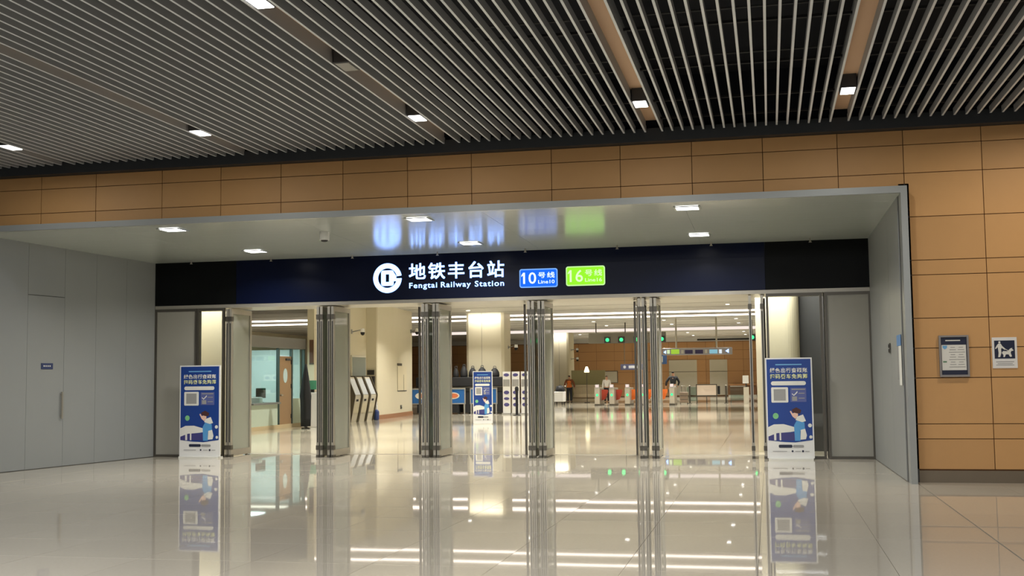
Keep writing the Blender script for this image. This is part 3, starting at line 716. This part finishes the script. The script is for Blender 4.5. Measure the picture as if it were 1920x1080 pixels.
box('plate', M_STEELD, (0, .02, -.22, .02, .32, .48), t); box('cover', M_PLASTIC, (.02, .03, -.18, -.02, .41, .46), t)
def cctv(loc, rz, label):
    t = thing('security_camera', label, 'camera', loc, rz, 'bracket cameras of the concourse')
    MB().cyl((0, 0, 0), (.42, 0, .08), .022, n=8).build('bracket', M_PLASTIC, t)
    MB().cyl((.42, 0, .12), (.42, 0, -.02), .07, .09, 12).build('body', M_WHITE, t)
    MB().lathe([(.03, -.14), (.07, -.10), (.085, -.02)], 12, (.42, 0, 0)).build('lens_dome', M_BLACK, t)
    MB().box(-.02, .01, -.06, .06, -.07, .09).build('mount', M_PLASTIC, t)
cctv((-15.33, 41.6, 3.36), 0, 'bracket camera on the cream wall above the ticket machines')
cctv((-15.2, 48.6, 3.62), -.6, 'bracket camera on the far edge of the big cream pier')
cctv((-11.61, 51.9, 2.95), -.3, 'bracket camera on the middle cream column')
cctv((-12.75, 76.0, 3.35), 0, 'bracket camera on the furthest cream column, upper')
cctv((-12.75, 76.0, 2.75), 0, 'bracket camera on the furthest cream column, lower')

# ---- baggage scanner line with blue barrier boards
t = thing('baggage_scanner', 'long black baggage scanner behind the blue barrier boards', 'scanner', (-13.3, 50.2, 0))
MB().box(-2.05, 2.0, -.45, .45, 1.2, 1.62).build('hood', M_BLACK, t, bevel=.03)
box('belt_bed', M_DARKGREY, (-2.2, 2.05, -.4, .4, 1.0, 1.14), t); box('hood_rim', M_STEELD, (-2.08, 2.03, -.47, .47, 1.14, 1.19), t)
box('base_cabinet', M_BLACK, (-2.0, -.1, -.4, .4, .06, 1.0), t); box('base_cabinet', M_BLACK, (.15, 2.0, -.4, .4, .06, 1.0), t)
for xx in (-1.9, -.2, .3, 1.85): MB().cyl((xx, 0, 0), (xx, 0, .07), .06, n=8).build('foot', M_STEELD, t)
def bag(x, r, hh, label):
    t = thing('black_bag', label, 'bag', (x, 50.2, 1.62), 0, 'black bags on the scanner hood')
    MB().lathe([(r*.9, 0), (r, .06), (r*.92, hh*.5), (r*.6, hh*.8), (r*.25, hh*.95), (.02, hh)], 14).build('body', M_BLACK, t, smooth=True)
    MB().cyl((-.07, 0, hh*.9), (-.04, 0, hh+.06), .014, n=6).cyl((-.04, 0, hh+.06), (.05, 0, hh+.06), .014, n=6).cyl((.05, 0, hh+.06), (.07, 0, hh*.9), .014, n=6).build('handle', M_DARKGREY, t)
bag(-13.62, .13, .42, 'small black bag on the scanner hood, first from the folded doors')
bag(-13.25, .17, .50, 'tall black bag on the scanner hood, second from the folded doors')
bag(-12.85, .19, .42, 'black bag on the scanner hood just before the blue stand')
bag(-12.42, .22, .44, 'black bag on the scanner hood above the blue stand, first of two')
bag(-11.85, .22, .40, 'black bag on the scanner hood above the blue stand, second of two')
def barrier(x0, x1, label):
    t = thing('barrier_board', label, 'barrier', ((x0+x1)/2, 48.95, 0), 0, 'blue barrier boards before the scanner'); W = (x1-x0)/2
    MB().box(-W, -W+.05, -.02, .02, .45, 1.15).box(W-.05, W, -.02, .02, .45, 1.15).box(-W+.05, W-.05, -.02, .02, 1.09, 1.15).box(-W+.05, W-.05, -.02, .02, .45, .50).build('frame', M_PLASTIC, t)
    box('board', pbr('barrier_blue', (28, 98, 172), rough=.4), (-W+.05, W-.05, -.012, .012, .50, 1.09), t)
    MB().prism(ell(0, .82, W*.55, .15), -.016, -.012).build('emblem', M_PAPER, t)
    MB().prism(ell(.06, .82, W*.36, .10), -.019, -.016).build('emblem_centre', pbr('emblem_orange', (214, 120, 80), rough=.5), t)
    for xx in (-W+.05, W-.05): MB().box(xx-.025, xx+.025, -.02, .02, .03, .45).box(xx-.03, xx+.03, -.25, .25, 0, .03).build('leg', M_PLASTIC, t)
barrier(-15.38, -14.25, 'blue barrier board with pale emblem beside the big cream pier')
barrier(-14.05, -12.86, 'blue barrier board with white frame, middle of the row')
barrier(-12.66, -11.45, 'blue barrier board partly behind the blue standing poster in the concourse')
poster(-9.6, 38.85, .69, 1.80, 'blue standing poster inside the concourse before the scanner line')
def totem(x, label):
    t = thing('banner_totem', label, 'banner stand', (x, 48.9, 0), 0, 'white and violet banner stands')
    box('panel', M_WHITE, (-.16, .16, -.05, .05, .06, 1.83), t); box('foot', M_PLASTIC, (-.18, .18, -.16, .16, 0, .06), t)
    vi = pbr('banner_violet', (74, 70, 128), rough=.5)
    for a, b in ((1.62, 1.76), (.86, 1.02), (.62, .74), (.34, .5)): MB().prism(ell(0, (a+b)/2, .12, (b-a)/2, 12), -.054, -.05).build('violet_print', vi, t)
    box('grey_band', M_PRINTG, (-.14, .14, -.053, -.05, 1.2, 1.5), t)
for k, x in enumerate((-11.02, -10.62, -10.22, -9.82, -9.42)):
    totem(x, f'white and violet banner stand right of the scanner, {ORD[k]} from the blue poster')
t = thing('queue_post', 'slim black queue post in front of the white banner stands', 'post', (-10.3, 47.6, 0))
MB().cyl((0, 0, .03), (0, 0, 1.02), .055, n=10).build('pole', M_BLACK, t); MB().lathe([(.17, 0), (.17, .02), (.06, .04)], 14).build('base', M_BLACK, t)
MB().lathe([(.07, 1.0), (.08, 1.04), (.08, 1.14), (.05, 1.2)], 12).build('cap', M_BLACK, t)

# ---- middle of the hall: worker, desk, cart, lamp
t = thing('cleaning_cart', 'white cart with black sack near the furthest column', 'cart', (-11.75, 65.8, 0))
MB().box(-.3, .3, -.45, .45, .18, .75).build('body', M_WHITE, t, bevel=.03)
MB().lathe([(.25, .75), (.28, .85), (.2, 1.02), (.05, 1.12)], 14, (.05, 0, 0)).build('sack', M_BLACK, t, smooth=True)
for xx in (-.22, .22):
    for yy in (-.35, .35): MB().cyl((xx-.02, yy, .08), (xx+.02, yy, .08), .08, n=10).build('wheel', M_BLACK, t)
MB().cyl((-.26, .45, .7), (-.26, .62, 1.05), .02, n=6).cyl((.26, .45, .7), (.26, .62, 1.05), .02, n=6).cyl((-.26, .62, 1.05), (.26, .62, 1.05), .02, n=6).build('handle', M_STEELD, t)
t = thing('service_desk', 'beige service desk with curved front behind the orange vest worker', 'desk', (-11.25, 73.6, 0))
MB().lathe([(1.0, 0), (1.05, .1), (.95, .5), (1.0, .95), (1.12, 1.0), (1.12, 1.06)], 24).build('counter', pbr('desk_cream', (226, 212, 184), rough=.4), t)
box('back_panel', pbr('olive_panel', (158, 152, 110), rough=.5), (-1.3, .9, 1.2, 1.28, 0, 2.0), t)
MB().lathe([(1.07, .22), (1.07, .30)], 24).build('band', pbr('desk_band', (160, 140, 108), rough=.4), t)
t = thing('desk_lamp', 'glowing lamp on a thin stand beside the beige service desk', 'lamp', (-10.95, 71.0, 0))
MB().cyl((0, 0, .03), (0, 0, 1.85), .02, n=8).build('pole', M_STEELD, t); MB().lathe([(.18, 0), (.18, .03)], 14).build('base', M_STEELD, t)
MB().lathe([(.16, 1.85), (.15, 1.95), (.06, 2.2)], 12).build('shade', emis('lamp_shade', (255, 238, 190), 4), t)

# ---- people
M_SKIN = pbr('skin', (196, 150, 122), rough=.6); M_HAIR = pbr('black_hair', (24, 22, 22), rough=.8)
def skin(name, joints, links, mat, parent, root=0):
    me = bpy.data.meshes.new(name); names = list(joints)
    me.from_pydata([joints[k][0] for k in names], [(names.index(a), names.index(b)) for a, b in links], [])
    o = bpy.data.objects.new(name, me); C.objects.link(o)
    md = o.modifiers.new('s', 'SKIN'); md.use_smooth_shade = True
    sd = o.modifiers.new('d', 'SUBSURF'); sd.levels = sd.render_levels = 2
    for i, k in enumerate(names):
        r = joints[k][1]; me.skin_vertices[0].data[i].radius = r if isinstance(r, tuple) else (r, r)
        me.skin_vertices[0].data[i].use_root = (i == root)
    bpy.context.view_layer.update()
    m2 = bpy.data.meshes.new_from_object(o.evaluated_get(bpy.context.evaluated_depsgraph_get()))
    bpy.data.objects.remove(o); m2.materials.clear(); m2.materials.append(mat); m2.name = name
    return link(name, m2, parent)
def person(label, loc, rz, top, legs, H=1.72, armL=None, armR=None, step=.0, vest=None):
    """faces -y in its own frame"""
    t = thing('person', label, 'person', loc, rz); k = H/1.72
    def v(x, y, z): return Vector((x*k, y*k, z*k))
    armL = armL or ((-.24, .0, 1.12), (-.25, -.05, .86)); armR = armR or ((.24, .0, 1.12), (.25, -.05, .86))
    J = {'pel': (v(0, 0, .93), (.15*k, .11*k)), 'wst': (v(0, 0, 1.10), (.135*k, .10*k)), 'chs': (v(0, 0, 1.30), (.165*k, .115*k)),
         'nek': (v(0, -.01, 1.45), .058*k), 'hd1': (v(0, -.02, 1.54), (.075*k, .09*k)), 'hd2': (v(0, -.015, 1.65), (.078*k, .095*k)), 'nose': (v(0, -.125, 1.575), .016*k)}
    K = [('pel', 'wst'), ('wst', 'chs'), ('chs', 'nek'), ('nek', 'hd1'), ('hd1', 'hd2'), ('hd1', 'nose')]
    A = {}
    for s, (el, wr_) in ((-1, armL), (1, armR)):
        n_ = 'L' if s < 0 else 'R'
        A[n_] = {'sh': (v(.19*s, 0, 1.39), .058*k), 'el': (v(*el), .044*k), 'wr': (v(*wr_), .032*k)}
        d = (v(*wr_)-v(*el)).normalized()
        J['sh'+n_] = A[n_]['sh']; J['el'+n_] = A[n_]['el']; J['wr'+n_] = A[n_]['wr']
        J['pm'+n_] = (v(*wr_)+d*.07*k, (.038*k, .022*k))
        K += [('chs', 'sh'+n_), ('sh'+n_, 'el'+n_), ('el'+n_, 'wr'+n_), ('wr'+n_, 'pm'+n_)]
        for fi in range(4):
            off = Vector((0, (.027-.018*fi)*k, 0)); ln = (.06, .075, .07, .055)[fi]*k
            J[f'f{fi}a'+n_] = (v(*wr_)+d*.10*k+off, .0095*k); J[f'f{fi}b'+n_] = (v(*wr_)+d*(.10*k+ln)+off+Vector((-s*.012*k, 0, 0)), .008*k)
            K += [('pm'+n_, f'f{fi}a'+n_), (f'f{fi}a'+n_, f'f{fi}b'+n_)]
        J['tha'+n_] = (v(*wr_)+d*.04*k+Vector((0, -.045*k, 0)), .011*k); J['thb'+n_] = (v(*wr_)+d*.085*k+Vector((0, -.06*k, 0)), .009*k)
        K += [('wr'+n_, 'tha'+n_), ('tha'+n_, 'thb'+n_)]
        J['hp'+n_] = (v(.09*s, 0, .88), .09*k); J['kn'+n_] = (v(.10*s, -.02+step*s*.5, .49), .06*k); J['an'+n_] = (v(.105*s, .02+step*s, .09), .042*k); J['to'+n_] = (v(.12*s, -.13+step*s, .035), .035*k)
        K += [('pel', 'hp'+n_), ('hp'+n_, 'kn'+n_), ('kn'+n_, 'an'+n_), ('an'+n_, 'to'+n_)]
    skin('body', J, K, M_SKIN, t)
    e = .018*k
    T = {a: (J[a][0], tuple(q+e for q in J[a][1])) for a in ('pel', 'wst', 'chs')}
    T['col'] = (v(0, 0, 1.42), .085*k); tl = [('pel', 'wst'), ('wst', 'chs'), ('chs', 'col')]
    for n_ in 'LR':
        T['sh'+n_] = (A[n_]['sh'][0], A[n_]['sh'][1]+e); T['el'+n_] = (A[n_]['el'][0], A[n_]['el'][1]+e); T['wr'+n_] = (A[n_]['wr'][0], A[n_]['wr'][1]+e)
        tl += [('chs', 'sh'+n_), ('sh'+n_, 'el'+n_), ('el'+n_, 'wr'+n_)]
    skin('jacket', T, tl, top, t)
    if vest:
        skin('vest', {a: (J[a][0], tuple(q+e*1.9 for q in J[a][1])) for a in ('wst', 'chs')} | {'pl2': (v(0, 0, .98), (.17*k, .13*k)), 'c2': (v(0, 0, 1.40), (.15*k, .10*k))}, [('pl2', 'wst'), ('wst', 'chs'), ('chs', 'c2')], vest, t)
    P = {'pel': (v(0, 0, .95), (.165*k, .125*k))}; pl = []
    for n_ in 'LR':
        for a, ex_ in (('hp', e), ('kn', e+.012*k), ('an', e+.015*k)): P[a+n_] = (J[a+n_][0], J[a+n_][1]+ex_)
        pl += [('pel', 'hp'+n_), ('hp'+n_, 'kn'+n_), ('kn'+n_, 'an'+n_)]
    skin('trousers', P, pl, legs, t)
    for n_ in 'LR':
        skin('shoe', {'a': (J['an'+n_][0]+Vector((0, .02*k, -.04*k)), .048*k), 'b': (J['to'+n_][0]+Vector((0, -.01*k, .005*k)), .042*k)}, [('a', 'b')], M_BLACK, t)
    skin('hair', {'a': (v(0, .03, 1.60), (.082*k, .085*k)), 'b': (v(0, .0, 1.69), (.082*k, .095*k))}, [('a', 'b')], M_HAIR, t)
    MB().lathe([(.004, -.01), (.011, 0), (.004, .01)], 8, (-.03*k, -.108*k, 1.60*k)).build('eye', M_BLACK, t)
    MB().lathe([(.004, -.01), (.011, 0), (.004, .01)], 8, (.03*k, -.108*k, 1.60*k)).build('eye', M_BLACK, t)
    box('mouth', pbr('lips', (150, 80, 76), rough=.6), (-.025*k, .025*k, -.115*k, -.10*k, 1.525*k, 1.533*k), t)
    return t
M_VEST = pbr('orange_vest', (206, 108, 34), rough=.7); M_DKT = pbr('dark_trousers', (36, 38, 42), rough=.8)
person('person in an orange vest and dark trousers standing near the service desk', (-12.08, 71.2, 0), PI, pbr('brown_sleeve', (120, 66, 34), rough=.8), M_DKT, 1.70, ((-.30, -.03, 1.15), (-.30, -.12, .95)), ((.29, .0, 1.14), (.28, -.08, .92)), vest=M_VEST)
person('person in a black jacket walking with a grey suitcase by the fare gates', (-5.32, 66.3, 0), PI*.98, pbr('black_jacket', (26, 27, 30), rough=.8), pbr('grey_trousers', (120, 112, 98), rough=.8), 1.84, ((-.32, -.02, 1.14), (-.24, -.14, .96)), ((.34, .06, 1.15), (.37, .06, .93)), step=.08)
person('person in a black and white top behind the fare gates at the desk', (-9.6, 70.0, 0), .3, pbr('pale_top', (214, 208, 198), rough=.8), M_BLACK, 1.66)
t = thing('suitcase', 'grey brown upright suitcase pulled by the black jacket traveller', 'suitcase', (-4.72, 66.2, 0), .1)
MB().box(-.24, .24, -.14, .14, .06, .66).build('shell', pbr('suitcase_shell', (128, 112, 96), rough=.5), t, bevel=.04)
MB().cyl((-.12, .1, .6), (-.14, .1, 1.0), .012, n=6).cyl((.1, .1, .6), (.06, .1, 1.0), .012, n=6).cyl((-.15, .1, 1.0), (.07, .1, 1.0), .018, n=6).build('handle', M_STEELD, t)
for xx in (-.2, .2): MB().cyl((xx-.02, 0, .03), (xx+.02, 0, .03), .03, n=8).build('wheel', M_BLACK, t)
for zz in (.25, .45): box('rib', M_DARKGREY, (-.235, .235, -.146, -.141, zz, zz+.02), t)

# ---- fare gates
M_FLAPR = pbr('red_flap', (150, 52, 32), rough=.4); M_FLAPO = pbr('orange_flap', (224, 110, 40), rough=.4)
M_GRN = emis('green_lamp', (60, 240, 130), 2.2); M_SCR = emis('pale_screen', (255, 220, 210), 1.1)
for k, (x, fm) in enumerate(((-9.14, M_FLAPR), (-8.35, M_FLAPR), (-7.5, M_FLAPO), (-6.7, M_FLAPO), (-5.9, M_FLAPO), (-5.12, None))):
    t = thing('fare_gate', f'grey fare gate cabinet with lit front, {ORD[k]} in the row from the service desk', 'fare gate', (x, 62.8, 0), 0, 'row of fare gates')
    MB().box(-.14, .14, 0, 1.7, .0, .96).build('cabinet', pbr('gate_steel', (172, 164, 148), rough=.35, metal=.3), t, bevel=.02)
    box('kick_plate', M_STEELD, (-.145, .145, -.01, 1.71, 0, .1), t)
    MB().prism([(-.02, .94), (.22, .94), (.22, 1.0), (-.02, 1.16)], -.11, .11, 'x').build('reader', M_PLASTIC, t)
    box('reader_screen', M_SCR, (-.08, .08, -.03, -.02, 1.0, 1.13), t)
    MB().prism(ell(0, .58, .06, .07, 12), -.012, -.001).build('lane_light', M_GRN, t)
    if fm: MB().prism([(.14, .28), (.34, .34), (.50, .78), (.46, .86), (.14, .86)], .8, .83).build('flap', fm, t)
    if k: MB().prism([(-.14, .28), (-.20, .34), (-.26, .78), (-.24, .86), (-.14, .86)], .8, .83).build('flap', M_DARKGREY, t)
hg = thing('gate_header', 'grey beam hung over the fare gates', 'beam', (-7.0, 63.0, 0))
box('beam', pbr('header_grey', (134, 130, 120), rough=.5), (-2.6, 1.6, .1, .3, 3.38, 3.95), hg)
for xx in (-2.2, -.6, 1.2): MB().cyl((xx, .2, 3.95), (xx, .2, ZC), .03, n=8).build('hanger', M_STEELD, hg)
for k, x in enumerate((-8.55, -7.79, -6.95, -5.6, -.83)):
    t = thing('lane_lamp', 'green round lane lamp over the fare gates' + (', ' + ORD[k] + ' from the service desk' if k < 4 else ', alone beyond the hanging sign'), 'signal lamp', (x, 62.95, 3.56), 0, 'green lane lamps')
    MB().box(-.17, .17, 0, .14, -.17, .17).build('housing', M_DARKGREY, t, bevel=.02)
    MB().prism(ell(0, 0, .10, .10, 14), -.012, 0).build('lens', M_GRN, t)
    if k == 4: MB().cyl((0, .07, .17), (0, .07, ZC-3.56), .02, n=8).build('hanger', M_STEELD, t)

# ---- hanging direction sign
t = thing('hanging_sign', 'long hanging direction sign with green and violet fields', 'sign', (-3.56, 60.0, 0))
MB().box(-1.76, 1.76, -.06, .06, 2.62, 2.98).build('case', pbr('sign_case', (176, 176, 180), rough=.4), t, bevel=.02)
for xx in (-1.05, .98): MB().cyl((xx, 0, 2.98), (xx, 0, ZC), .045, n=10).build('hanger', M_PALE, t)
box('green_field', emis('sign_green_field', (170, 210, 70), .9), (-1.32, -.9, -.065, -.06, 2.68, 2.92), t)
box('green_mark', emis('sign_green_pale', (220, 240, 190), .9), (-1.52, -1.38, -.065, -.06, 2.70, 2.90), t)
for a, b in ((-.62, -.22), (-.10, .30)): box('violet_field', pbr('sign_violet', (62, 56, 104), rough=.4), (a, b, -.065, -.06, 2.68, 2.88), t)
for a, b in ((-.8, -.68), (.4, .5)): box('pale_field', M_PAPER, (a, b, -.065, -.06, 2.70, 2.88), t)
box('cyan_field', emis('sign_cyan', (150, 205, 220), .8), (.62, 1.02, -.065, -.06, 2.68, 2.88), t)
box('white_field', emis('sign_pale', (235, 245, 250), .9), (1.1, 1.24, -.065, -.06, 2.68, 2.88), t)
MB().prism([(1.42, 2.80), (1.58, 2.90), (1.58, 2.70)], -.066, -.06).build('arrow', M_WHITEL, t)
MB().prism([(-1.70, 2.78), (-1.58, 2.86), (-1.58, 2.70)], -.066, -.06).build('arrow', M_WHITEL, t)
t = thing('small_sign', 'small blue hanging sign at the left end of the long direction sign', 'sign', (-5.33, 60.3, 0))
box('board', pbr('sign_blue', (70, 110, 170), rough=.4), (-.2, .2, -.03, .03, 2.18, 2.66), t); box('white_field', M_PAPER, (-.1, .0, -.034, -.03, 2.28, 2.58), t)
MB().cyl((-.15, 0, 2.66), (-.15, 0, ZC), .02, n=8).build('hanger', M_STEELD, t)
t = thing('direction_sign', 'dark violet hanging sign with pale marks against the brown wall', 'sign', (-9.0, 80.0, 0))
box('board', pbr('sign_darkviolet', (58, 58, 76), rough=.4), (-.98, .7, -.04, .04, 2.02, 2.42), t)
MB().prism(ell(-.7, 2.22, .1, .1, 12), -.045, -.04).build('mark', M_PRINTG, t); box('pale_field', M_PRINTG, (-.42, .45, -.045, -.04, 2.13, 2.31), t)
for xx in (-.7, .5): MB().cyl((xx, 0, 2.43), (xx, 0, ZC), .02, n=8).build('hanger', M_STEELD, t)
t = thing('wall_board', 'wide pale information board on the brown far wall', 'board', (-12.6, HY1-.03, 0))
box('panel', M_PALE, (-1.1, 1.1, -.10, -.04, 1.13, 1.97), t); MB().box(-1.15, 1.15, -.04, -.001, 1.08, 2.02).build('frame', M_STEELD, t)

# ---- barrier with white board, posts, bench
t = thing('board_stand', 'white board in a dark frame on legs before the pale far doors', 'board', (-3.45, 66.0, 0))
MB().box(-.58, -.53, -.03, .03, .42, 1.09).box(.53, .58, -.03, .03, .42, 1.09).box(-.53, .53, -.03, .03, 1.04, 1.09).box(-.53, .53, -.03, .03, .42, .47).build('frame', M_STEELD, t)
box('panel', pbr('board_pink', (226, 210, 196), rough=.5), (-.53, .53, -.012, .012, .47, 1.04), t)
box('side_box', M_BLACK, (.60, .74, -.05, .1, .52, .98), t)
for xx in (-.55, .0, .55): MB().box(xx-.025, xx+.025, -.025, .025, .03, .42).box(xx-.03, xx+.03, -.22, .22, 0, .03).build('leg', M_STEELD, t)
def bpost(x, y, label):
    t = thing('barrier_post', label, 'post', (x, y, 0), 0, 'slim barrier posts')
    MB().cyl((0, 0, .02), (0, 0, .98), .05, n=10).build('pole', M_STEELD, t); MB().lathe([(.12, 0), (.12, .02)], 14).build('base', M_STEELD, t); MB().lathe([(.055, .98), (.06, 1.0), (.03, 1.03)], 10).build('cap', M_STEEL, t)
bpost(-4.45, 67.0, 'slim steel barrier post between suitcase and white framed board')
bpost(-2.42, 67.0, 'slim steel barrier post on the bench side of the white framed board')
def gpanel(x0, x1, label):
    t = thing('glass_barrier', label, 'barrier', ((x0+x1)/2, 67.6, 0), 0, 'low glass barriers'); W = (x1-x0)/2
    box('glass_pane', M_GLASSG, (-W, W, -.01, .01, .12, .92), t); box('rail', M_STEEL, (-W, W, -.025, .025, .92, .96), t)
    for xx in (-W+.03, W-.03): box('foot', M_STEELD, (xx-.03, xx+.03, -.06, .06, 0, .12), t)
gpanel(-2.2, -1.35, 'low glass barrier beside the ticket reader post near the bench')
gpanel(-6.0+1.35, -4.05, 'low glass barrier behind the suitcase')
t = thing('reader_post', 'cream post with a pale square sign on top near the right doors', 'post', (-1.25, 64.5, 0))
box('pillar', M_PALE, (-.14, .14, -.12, .12, .0, .92), t); MB().cyl((0, 0, .92), (0, 0, 1.12), .04, n=8).build('neck', M_STEELD, t)
box('sign_plate', M_PAPER, (-.18, .14, -.03, .03, 1.12, 1.55), t)
t = thing('wall_bench', 'low brown bench along the far wall beside the narrow pale door', 'bench', (-2.0, HY1-.6, 0))
box('seat', pbr('bench_wood', (168, 120, 74), rough=.5), (-1.0, 1.0, -.25, .3, .82, .9), t); box('front', pbr('bench_front', (120, 82, 52), rough=.5), (-1.0, 1.0, -.1, .25, .1, .82), t)
box('plinth', M_PALE, (-1.05, 1.05, -.15, .28, 0, .1), t)

for o in bpy.data.objects:
    if o.type == 'MESH' and o.parent and o.name.split('.')[0] in ('pale_dots', 'fine_lines', 'small_marks', 'card_lines', 'text_lines', 'caption_lines', 'counter_legs', 'joint_line'):
        o['kind'] = 'stuff'
